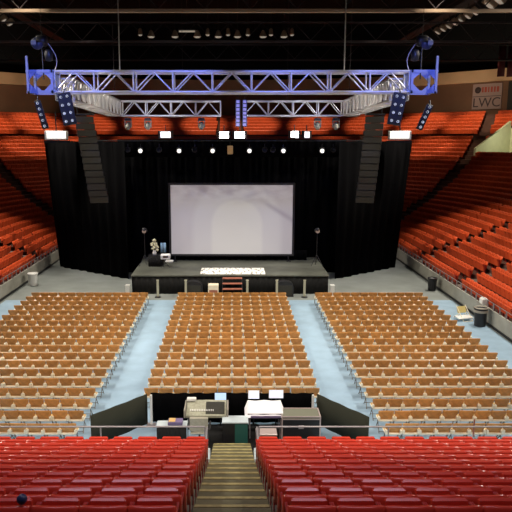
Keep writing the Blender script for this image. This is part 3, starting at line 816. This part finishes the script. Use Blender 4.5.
bright(-4.35, 9.74, .8, 'white flood glowing under the left half of the rear truss', 'lens_soft')
bright(4.1, 9.76, .6, 'white flood glowing under the right half of the rear truss')
bright(4.9, 9.74, .45, 'smaller white flood beside the one on the right', 'lens_soft')
ds = empty('hanging_box', 'small beige box hanging below the bright central floods', 'box', (-.12, 41.4, 8.75))
MB().box((0, 0, 0), (.36, .3, .55), bev=.02).build('body', M['tan_seat'], ds); MB().tube((0, .1, .27), (0, .1, .55), .02, 6).build('hanger', M['black'], ds)
for x, nm in ((.38, 'left'), (.82, 'right')):
    t = empty('led_batten', f'vertical violet-blue light strip in the truss gap, {nm} one', 'light', (x, 41.0, 11.1), 0, 'violet strips in the truss gap')
    MB().box((0, .06, 0), (.3, .1, 1.7), bev=.02).build('housing', M['navy'], t)
    for k in range(7): MB().box((0, -.0, -.72 + .24 * k), (.2, .03, .17)).build('cell', M['led_strip'], t)
    MB().tube((0, .06, .8), (0, .06, 1.3), .02, 6).build('hanger', M['black'], t)

# ------------------------------------------------------------------ ceiling steelwork, floods, banners
for (y, z, h, m, lab) in ((33.0, 15.8, .15, 'catwalk', 'brown ceiling beam nearest the camera above the trusses'), (46.35, 16.3, .16, 'catwalk_dark', 'thin dark ceiling beam behind the row of round lamps'), (58.0, 16.46, .14, 'catwalk_dark', 'faint dark ceiling beam farthest back')):
    b = empty('catwalk_beam', lab, 'beam', (0, y, z), 0, 'beams across the ceiling')
    MB().box((0, 0, 0), (70, .25, h)).build('lower_chord', M[m], b)
    MB().box((0, 0, 1.3), (70, .12, .12)).build('upper_chord', M['catwalk_dark'], b)
    l = MB()
    for k in range(30):
        x = -34 + k * 2.33; l.tube((x, 0, .1), (x + 1.16, 0, 1.3), .03, 5).tube((x + 1.16, 0, 1.3), (x + 2.33, 0, .1), .03, 5)
    l.build('lattice', M['catwalk_dark'], b)
def pendant(x, y, z, lab, m='lens_faint', r=.24):
    p = empty('pendant_lamp', lab, 'light', (x, y, z), 0, 'round lamps in a row under the ceiling')
    MB().lathe([(.05, .45), (.12, .38), (r, .05), (r * 1.05, 0)], (0, 0, 0), 14).build('lamp_shade', M['catwalk'], p)
    MB().lathe([(0, -.10), (r * .6, -.08), (r * .95, 0)], (0, 0, 0.02), 14).build('bulb', M[m], p)
    MB().tube((0, 0, .4), (0, 0, 8), .014, 5).build('cord', M['catwalk_dark'], p)
for k, x in enumerate((-6.35, -5.6, -3.95, -2.4, -1.68, -.95, -.27, .38, 1.1, 2.15, 2.7, 3.6, 4.15)):
    big = k in (1, 2, 3, 5, 7, 9, 11)
    pendant(x, 45.0, 16.42 if big else 16.55, f'{"large" if big else "small"} round lamp in the row under the ceiling, {od(k)} from the left', 'lens_faint', .26 if big else .16)
tb_ = empty('tube_light', 'short pale tube light among the round ceiling lamps', 'light', (-3.1, 44.8, 16.75))
MB().tube((-.55, 0, 0), (.55, 0, 0), .06, 8).build('tube', M['lens_faint'], tb_); MB().box((0, 0, .1), (1.2, .12, .06)).tube((0, 0, .1), (0, 0, 7.7), .014, 5).build('fitting', M['catwalk_dark'], tb_)
def arena_flood(x, y, z, s, lab, m, sc_=1.0):
    p = empty('arena_flood', lab, 'light', (x, y, z), 0, 'arena floods on the side catwalks')
    rm = rotz(s * R(0)) @ roty(s * R(35))
    MB().box((0, 0, .12), (.55 * sc_, .5 * sc_, .3), rm, bev=.04).build('housing', M['catwalk'], p)
    MB().lathe([(0, -.02), (.2 * sc_, -.01), (.25 * sc_, .04)], rm @ Vector((0, 0, -.05)), 14, rm).build('lens', M[m], p)
    MB().box((0, 0, .5), (.05, .08, .7)).build('bracket', M['catwalk_dark'], p)
for s, nm in ((1, 'right'), (-1, 'left')):
    c = empty('side_catwalk', f'dark catwalk under the ceiling carrying the {nm} row of floods', 'catwalk', (s * 16.6, 40, 18.9), 0, 'side catwalks')
    MB().box((0, 0, 0), (.9, 46, .08)).build('walkway', M['catwalk_dark'], c)
    for q in (-1, 1): MB().box((q * .45, 0, .9), (.04, 46, .04)).build('handrail', M['catwalk_dark'], c)
    ys = [39.2, 40.6, 42.0, 44.4, 45.7, 47.0, 48.3, 49.6, 50.9, 52.2] if s > 0 else [43.0, 44.4, 45.7, 47.1, 48.5]
    for k, y in enumerate(ys):
        arena_flood(s * 16.5, y, 17.9, s, f'pale ceiling flood, {od(k)} from the camera in the {nm} row', 'lens_faint', 1.5 if y < 43 else 1.0)
for x, w, nm in ((27.6, .7, 'narrow one'), (29.0, 1.5, 'wide one')):
    b = empty('hanging_banner', f'dark red banner hanging at the upper right, {nm}', 'banner', (x, 66.0, 15.8), R(-24), 'dark red banners at the upper right')
    pleats(MB(), -w / 2, w / 2, 0, 0, 3.3, .05, .5).build('cloth', M['maroon'], b)
    MB().tube((-w / 2 - .1, 0, 3.3), (w / 2 + .1, 0, 3.3), .03, 6).tube((0, 0, 3.3), (0, 0, 9), .015, 5).build('rod', M['black'], b)

# sign board on the concourse wall at the right
ga = 42.5
gx, gy = pt(('AR', ga), OT - 0.15)
sg = empty('sign_board', 'pale sign board with red upper line and large dark letters, on brown wall', 'sign', (gx, gy, 14.55), R(ga) - PI / 2)
MB().box((0, 0, 0), (3.6, .12, 3.0), bev=.02).build('board', M['sign_white'], sg)
MB().box((0, -.07, .02), (3.45, .02, .07)).build('divider', M['sign_dark'], sg)
MB().box((.0, -.068, .76), (3.3, .015, 1.2)).build('red_line', M['sign_red'], sg) if False else None
MB().lathe([(0, 0), (.38, 0), (.38, .03), (0, .03)], (-1.15, -.06, .78), 20, rotx(PI / 2)).build('emblem', M['sign_dark'], sg)
def text(body, size, loc, m, parent, nm='lettering'):
    cu = bpy.data.curves.new(nm, 'FONT'); cu.body = body; cu.size = size; cu.extrude = 0.01; cu.align_x = 'CENTER'; cu.align_y = 'CENTER'
    tmp = bpy.data.objects.new(nm, cu); me = bpy.data.meshes.new_from_object(tmp); bpy.data.objects.remove(tmp)
    o = bpy.data.objects.new(nm, me); COL.objects.link(o); me.materials.append(m); o.parent = parent
    o.location = loc; o.rotation_euler = (PI / 2, 0, 0); return o
t = text('LWC', 1.55, (0, -.075, -.75), M['sign_dark'], sg)
rl = MB()
for k, w in enumerate((.26, .34, .2, .3, .26, .34)): rl.box((-.55 + .37 * k, -.07, .80), (w * .8, .02, .62), bev=0.004)
rl.build('red_lettering', M['sign_red'], sg)
dx_, dy_ = pt(('AR', 37.6), OT - 0.25)
sp_ = empty('wall_panel', 'dark upright panel on the brown wall right of the sign board', 'panel', (dx_, dy_, 12.6), R(37.6) - PI / 2)
MB().box((0, 0, 1.75), (1.5, .2, 3.5)).build('panel', M['doorway_dark'], sp_); MB().box((.5, -.16, 1.75), (.4, .1, 2.6)).build('pale_strip', M['brown_wall'], sp_)

# ------------------------------------------------------------------ mixing position behind the centre block
drape('low_drape', -2.74, 19.6, 2.74, 19.6, 0.0, 1.05, M['black_cloth'], 'low black drape behind the last row of the centre block', 'drape', .03, .5)
for s, nm in ((-1, 'left'), (1, 'right')):
    a, b = (-4.35, 17.85), (-2.84, 19.5)
    if s > 0: a, b = (2.84, 19.5), (4.2, 17.75)
    drape('wing_drape', a[0], a[1], b[0], b[1], 0.0, 1.06, M['drape_olive'], f'olive-black drape wing angled out from the mixing position, {nm} side', 'drape', .015, .8)
    p = empty('drape_post', f'white post holding the low drape at its {nm} end', 'post', (s * 2.70, 19.45, 0), 0, 'posts of the low drape')
    MB().box((0, 0, .53), (.07, .07, 1.06), bev=.01).build('upright', M['white'], p); MB().box((0, -.06, .012), (.3, .3, .024)).build('base', M['steel'], p)
tag(MB().box((.95, 17.9, .018), (3.5, 3.0, .02), bev=.005).build('floor_shade', M['stage_skirt']), 'black sheet standing in for the darkness at the mixing position', 'shade sheet')  # black sheet paints in the dark gap beyond the foot of the steps
def folding_table(x, y, w, d, lab, m, rz=0):
    t = empty('folding_table', lab, 'table', (x, y, 0), rz, 'tables at the mixing position')
    MB().box((0, 0, .74), (w, d, .04), bev=.012).build('table_top', m, t)
    for sx in (-1, 1):
        for sy in (-1, 1): MB().tube((sx * (w / 2 - .12), sy * (d / 2 - .08), 0), (sx * (w / 2 - .12), sy * (d / 2 - .08), .73), .016, 6).build('leg', M['steel'], t)
    return t
ft_ = folding_table(-1.86, 17.95, 0.95, .42, 'pale table with black skirt at the left end of the mixing position', M['walkway'])
pleats(MB(), -.46, .46, -.20, .02, .72, .012, .2).build('skirt', M['stage_skirt'], ft_)
folding_table(-.82, 18.75, 1.42, .78, 'table carrying the grey lighting desk', M['black'])
folding_table(1.05, 18.75, 1.2, .85, 'table carrying the white covered mixing desk', M['black'])
lc = empty('lighting_desk', 'grey-green lighting desk with slanted top on a table', 'mixing desk', (-.82, 18.72, .762))
m = MB(); w = .64
m.add([(-w, -.38, 0), (w, -.38, 0), (w, .38, 0), (-w, .38, 0), (-w, -.38, .07), (w, -.38, .07), (w, .38, .27), (-w, .38, .27)],
      [(3, 2, 1, 0), (4, 5, 6, 7), (0, 1, 5, 4), (1, 2, 6, 5), (2, 3, 7, 6), (3, 0, 4, 7)])
m.build('body', M['console'], lc)
sl = math.atan2(.20, .76)
MB().box((0.28, -.02, .172), (.6, .6, .012), rotx(sl)).build('control_panel', M['speaker'], lc)
fd = MB()
for k in range(14): fd.box((-.5 + .055 * k, -.15, .144), (.025, .06, .03), rotx(sl))
fd.build('faders', M['white'], lc)
MB().box((-.50, .34, .31), (.3, .16, .10), bev=.02).build('lamp_box', M['white'], lc)
for s in (-1, 1): MB().box((s * .68, 0, .13), (.05, .78, .28), bev=.02).build('end_cheek', M['bin_liner'], lc)
mo = empty('monitor', 'small blue lit monitor standing behind the lighting desk', 'monitor', (-.38, 19.28, 0.0))
MB().box((0, 0, 1.06), (.40, .04, .32), bev=.01).build('bezel', M['black'], mo); MB().box((0, -.022, 1.06), (.37, .008, .29)).build('screen', M['monitor'], mo)
MB().tube((0, .02, 0), (0, .02, 1.0), .02, 8).lathe([(0, 0), (.18, 0), (.18, .02), (.02, .04)], (0, .02, 0), 14).build('stand', M['black'], mo)
oc = empty('office_chair', 'grey upholstered swivel chair at the lighting desk', 'chair', (-1.02, 18.0, 0))
MB().box((0, -.18, .80), (.56, .09, .50), rotx(R(6)), bev=.04).build('backrest', M['chair_grey'], oc)
MB().box((0, .1, .47), (.54, .52, .10), bev=.04).build('seat', M['chair_grey'], oc)
for s in (-1, 1): MB().path([(s * .29, .25, .48), (s * .34, .22, .70), (s * .34, -.08, .72), (s * .32, -.18, .62)], .028, 8).build('armrest', M['black'], oc)
MB().tube((0, .08, .08), (0, .08, .45), .03, 8).build('column', M['black'], oc)
for k in range(5):
    a = R(72 * k + 18); l = MB().tube((0, .08, .10), (.30 * math.cos(a), .08 + .30 * math.sin(a), .06), .02, 6).build('leg', M['black'], oc)
    MB().lathe([(0, -.02), (.03, -.02), (.03, .02), (0, .02)], (.30 * math.cos(a), .08 + .30 * math.sin(a), .03), 10, rotx(PI / 2)).build('caster', M['black'], l)
# white covered desk
wd = empty('mixing_desk', 'mixing desk under a white cloth between the two tables', 'mixing desk', (1.05, 18.75, .762))
m = MB(); nxg, nyg = 12, 8; vs = []
for j in range(nyg + 1):
    for i in range(nxg + 1):
        u, v = i / nxg * 2 - 1, j / nyg * 2 - 1
        z = .11 + .17 * (v + 1) / 2 + .012 * math.sin(7 * u + 2 * v) + .01 * math.sin(11 * v)
        if abs(u) == 1 or abs(v) == 1: z = .0
        vs.append((u * .63 * (1.02 if abs(v) < 1 else 1), v * .42, z))
m.add(vs, [(j * (nxg + 1) + i, j * (nxg + 1) + i + 1, (j + 1) * (nxg + 1) + i + 1, (j + 1) * (nxg + 1) + i) for j in range(nyg) for i in range(nxg)], True)
m.build('cloth_cover', M['off_white'], wd)
MB().box((0, 0, .05), (1.1, .7, .10)).build('body', M['black'], wd)
MB().box((0.02, -.425, .035), (.95, .02, .07), bev=.005).build('front_shade', M['purple'], wd)  # purple strip paints the bluish shade on the front of the cloth
for x, w_, z, nm in ((.72, .37, 1.12, 'left'), (1.46, .48, 1.14, 'right')):
    l = empty('display', f'bright white display standing behind the white desk, {nm} one', 'monitor', (x, 19.32, 0), 0, 'white displays behind the mixing desk')
    MB().box((0, 0, z), (w_, .035, .29), bev=.008).build('bezel', M['white'], l); MB().box((0, -.02, z), (w_ - .03, .006, .26)).build('screen', M['white_screen'], l)
    MB().tube((0, .02, 0), (0, .02, z), .02, 8).lathe([(0, 0), (.16, 0), (.16, .02), (.02, .04)], (0, .02, 0), 14).build('stand', M['black'], l)
rc_ = empty('road_case', 'long black road case with metal edges right of the mixing desk', 'case', (2.18, 18.55, 0))
MB().box((0, 0, .42), (1.2, .62, .68), bev=.01).build('body', M['black'], rc_)
MB().box((0, 0, .80), (1.2, .62, .08), bev=.01).build('lid', M['case_lid'], rc_)
e = MB()
for z in (.76, .84, .08):
    for sy in (-1, 1): e.box((0, sy * .31, z), (1.24, .035, .035))
    for sx in (-1, 1): e.box((sx * .6, 0, z), (.035, .62, .035))
for sx in (-1, 1):
    for sy in (-1, 1): e.box((sx * .6, sy * .31, .46), (.04, .04, .78))
e.build('edge_trim', M['case_edge'], rc_)
MB().box((0, -.33, .5), (.16, .03, .12), bev=.01).build('latch', M['steel'], rc_)
for sx in (-1, 1):
    for sy in (-1, 1): MB().lathe([(0, -.02), (.04, -.02), (.04, .02), (0, .02)], (sx * .5, sy * .22, .04), 10, rotx(PI / 2)).build('caster', M['steel'], rc_)
fc_ = empty('rack_case', 'low pinkish rack case in front of the mixing desk', 'case', (1.05, 17.7, 0))
MB().box((0, 0, .30), (.62, .4, .56), bev=.02).build('body', M['wood_red'], fc_); MB().box((0, 0, .60), (.64, .42, .05), bev=.01).build('lid', M['case_edge'], fc_)
for s in (-1, 1): MB().lathe([(.05, -.02), (.09, -.02), (.09, .02), (.05, .02)], (s * .18, -.21, .34), 14, rotx(PI / 2)).build('handle', M['black'], fc_)
gb = empty('equipment_cabinet', 'low cabinet with pale top and dark teal front below the steps', 'cabinet', (.10, 18.2, 0.03))
MB().box((-.20, 0, .36), (.38, .4, .70), bev=.01).build('black_side', M['black'], gb); MB().box((.19, 0, .36), (.40, .42, .70), bev=.01).build('teal_front', M['teal'], gb)
MB().box((0, 0, .735), (.82, .5, .05), bev=.01).build('top', M['walkway'], gb)

bx = empty('equipment_box', 'small purple and tan box on the left pale table', 'box', (-1.75, 17.93, .762))
MB().box((0, 0, .06), (.45, .3, .11), bev=.01).build('body', M['purple'], bx); MB().box((-.1, 0, .12), (.2, .25, .02), bev=.005).build('lid', M['tan_seat'], bx)

# ------------------------------------------------------------------ bins and folded chair by the barriers
def trash(x, y, r, h, lab, body, rim, liner=True):
    t = empty('trash_bin', lab, 'bin', (x, y, 0), 0, None)
    MB().lathe([(0, 0.01), (r * .84, .01), (r * .86, .05), (r * .98, h * .96), (r, h), (r * .9, h), (r * .84, h * .7), (0, h * .66)], (0, 0, 0), 22).build('body', M[body], t)
    MB().lathe([(r * .96, h - .10), (r * 1.06, h - .08), (r * 1.07, h), (r * 1.0, h + .025), (r * .9, h + .01)], (0, 0, 0), 22).build('rim', M[rim], t)
    if liner: MB().lathe([(r * 1.02, h - .22), (r * 1.045, h + .02), (r * .93, h + .05), (r * .85, h - .18), (0, h - .28)], (0, 0, 0.004), 22).build('liner', M['bin_liner'], t)
    return t
trash(12.72, 38.4, .29, .8, 'small black bin against the right barrier, far from camera', 'black', 'black', False)
trash(12.75, 30.7, .33, .95, 'large black bin with grey liner against the right barrier', 'black', 'black', True)
trash(-13.1, 39.8, .32, .80, 'white tapered bin beside the left barrier', 'white', 'white', False)
fcx = empty('folded_chair', 'cream and white folded chair lying beside the black bin', 'chair', (12.3, 31.9, 0), R(15))
MB().box((0, .15, .50), (.5, .06, .36), rotx(R(-24)), bev=.02).build('backrest', M['yellow'], fcx)
MB().box((-.05, -.2, .18), (.9, .42, .07), rotx(R(8)), bev=.02).build('seat', M['white'], fcx)
f = MB()
for s in (-1, 1): f.path([(s * .27, -.5, .02), (s * .27, .25, .72)], .018, 6).path([(s * .24, .45, .02), (s * .24, -.05, .34)], .018, 6)
f.tube((-.27, -.5, .02), (.27, -.5, .02), .016, 6).tube((-.24, .45, .02), (.24, .45, .02), .016, 6)
f.build('frame', M['cream'], fcx)
wb = tag(MB().box((13.3, 31.75, 1.04), (.3, .42, .36), bev=.06).build('cloth_bundle', M['white']), 'white bundle on the right barrier above the folded chair', 'bundle')
ps = empty('tripod_stand', 'reddish tripod stand at the far right end of the ledge', 'stand', (7.2, 17.2, 0))
for k in range(3):
    a = R(90 + 120 * k); MB().tube((.32 * math.cos(a), .32 * math.sin(a), 0), (0, 0, .8), .018, 6).build('leg', M['case_edge'], ps)
MB().tube((0, 0, .7), (0, 0, 1.25), .025, 8).build('pole', M['wood_red'], ps)

# ------------------------------------------------------------------ light
def spot(loc, tgt, power, size, blend=.5, col=(1, 1, 1), rad=.4):
    l = bpy.data.lights.new('spot', 'SPOT'); l.energy = power; l.spot_size = R(size); l.spot_blend = blend; l.color = col; l.shadow_soft_size = rad
    o = bpy.data.objects.new('spot', l); COL.objects.link(o); o.location = loc
    o.rotation_euler = (Vector(tgt) - Vector(loc)).to_track_quat('-Z', 'Y').to_euler(); return o
WARM = (1.0, 0.90, 0.76)
for s in (-1, 1):
    for y in (19, 25, 31, 37, 43):
        spot((s * 16.4, y, 17.6), (s * 2.5, y - 1.0 if y < 40 else y - 3, 0), 6500, 74, .55, WARM if y > 20 else (1, .93, .85), .35)
# fill spots added behind the camera to brighten the chair backs
for x in (-7, 0, 7): spot((x, 3.5, 18), (x * .8, 25, 0), 4200, 46, .6, (1, .88, .70), .4)
# side stands, lower rows
for s in (-1, 1):
    for y in (28, 35, 42, 48):
        spot((s * 8, y - 4, 19.8), (s * 18, y, 1.8), 10000, 33, .8, (1, .85, .68), .4)
# upper rows under the concourse ledge
for (c, s, wall) in (('AR', 1, 1), ('AL', -1, 1)):
    for ang, pw in ((34, 4200), (42.5, 5200), (52, 5200), (63, 4200), (75, 4500), (87, 4500)):
        p = pt((c, ang), off(18)); q = pt((c, ang), off(27))
        spot((p[0], p[1], 19.5), (q[0], q[1], tread(27) + .5), pw, 36, .7, (1, .80, .55), .25)
    for ang, pw in ((38, 2200), (46, 4500), (57, 4800), (70, 3500)):
        p = pt((c, ang), off(13)); q = pt((c, ang), off(20.5))
        spot((p[0], p[1], 18.5), (q[0], q[1], tread(20) + .5), pw, 34, .8, (1, .80, .55), .25)
    for ang in (15, 32, 48, 64):  # weak fill added to lift the dim middle rows
        p = pt((c, ang), off(6)); q = pt((c, ang), off(12.5))
        spot((p[0], p[1], 19), (q[0], q[1], tread(12)), 480, 60, .9, (1, .82, .62), .4)
    for ang in (30, 40, 50):
        p = pt((c, ang), off(22)); q = pt((c, ang), OT)
        spot((p[0], p[1], 14.5), (q[0], q[1], 16.6), 520, 95, .6, (1, .80, .58), .3)
# unseen fill spots added to brighten the front rows of near seats
for x in (-6, 0, 6): spot((x, 8.0, 17.5), (x * .95, 14.2, 2), 2600, 36, .8, (1, .84, .66), .5)
al = bpy.data.lights.new('seat_highlight_fill', 'AREA'); al.shape = 'RECTANGLE'; al.size = 12; al.size_y = 1.2; al.energy = 450; al.color = (.90, .76, 1.0)  # unseen area light added for the broad highlights on the seat tops
ao = bpy.data.objects.new('seat_highlight_fill', al); COL.objects.link(ao); ao.location = (0, 7.5, 16)
# unseen spots added to brighten the first ceiling beam
for x in (-13, -6.5, 0, 6.5, 13): spot((x, 32.3, 12.6), (x, 33, 15.8), 55, 100, .6, (1, .86, .7), .2)
# blue wash on the front truss, white wash on the rear ones
for x in (-6, -2, 2, 6): spot((x * 1.15, 22.0, 14.2), (x * 1.2, 28.2, 11.9), 1500, 42, .6, (.17, .24, 1.0), .2)
for s in (-1, 1):
    spot((s * 1.5, 31, 9.4), (s * 7.6, 35, 11.3), 900, 70, .6, (1, .92, .8), .2)
for x in (-4.5, 0, 4.5): spot((x, 35.5, 9.6), (x, 41.6, 11.3), 600, 40, .6, (.95, .95, 1.0), .2)
# stage wash
for x in (-3.5, 3.5): spot((x, 34.5, 10.8), (x * .8, 39.3, 1.2), 900, 50, .7, (1, .93, .85), .2)
pv = pt(('AR', 28.5), off(23)); l = bpy.data.lights.new('entrance', 'POINT'); l.energy = 260; l.color = (1, .97, .75); l.shadow_soft_size = .2
o = bpy.data.objects.new('entrance_lamp', l); COL.objects.link(o); o.location = (pv[0], pv[1], tread(20) + 2.5)

w = bpy.data.worlds.new('world'); sc.world = w; w.use_nodes = True
w.node_tree.nodes['Background'].inputs[0].default_value = (.55, .55, .65, 1); w.node_tree.nodes['Background'].inputs[1].default_value = 0.035

# ------------------------------------------------------------------ camera
cam = bpy.data.cameras.new('camera'); co = bpy.data.objects.new('camera', cam); COL.objects.link(co)
cam.sensor_width = 36; cam.lens = FOCAL / 512 * 36; cam.shift_x = 24 / 512
cam.clip_start = .1; cam.clip_end = 400
co.location = (0, 0, CAM_H); co.rotation_euler = (PI / 2 - PITCH, 0, 0)
sc.camera = co
vs_ = sc.view_settings; vs_.view_transform = 'Standard'; vs_.look = 'None'; vs_.exposure = 0; vs_.gamma = 1; vs_.use_curve_mapping = False
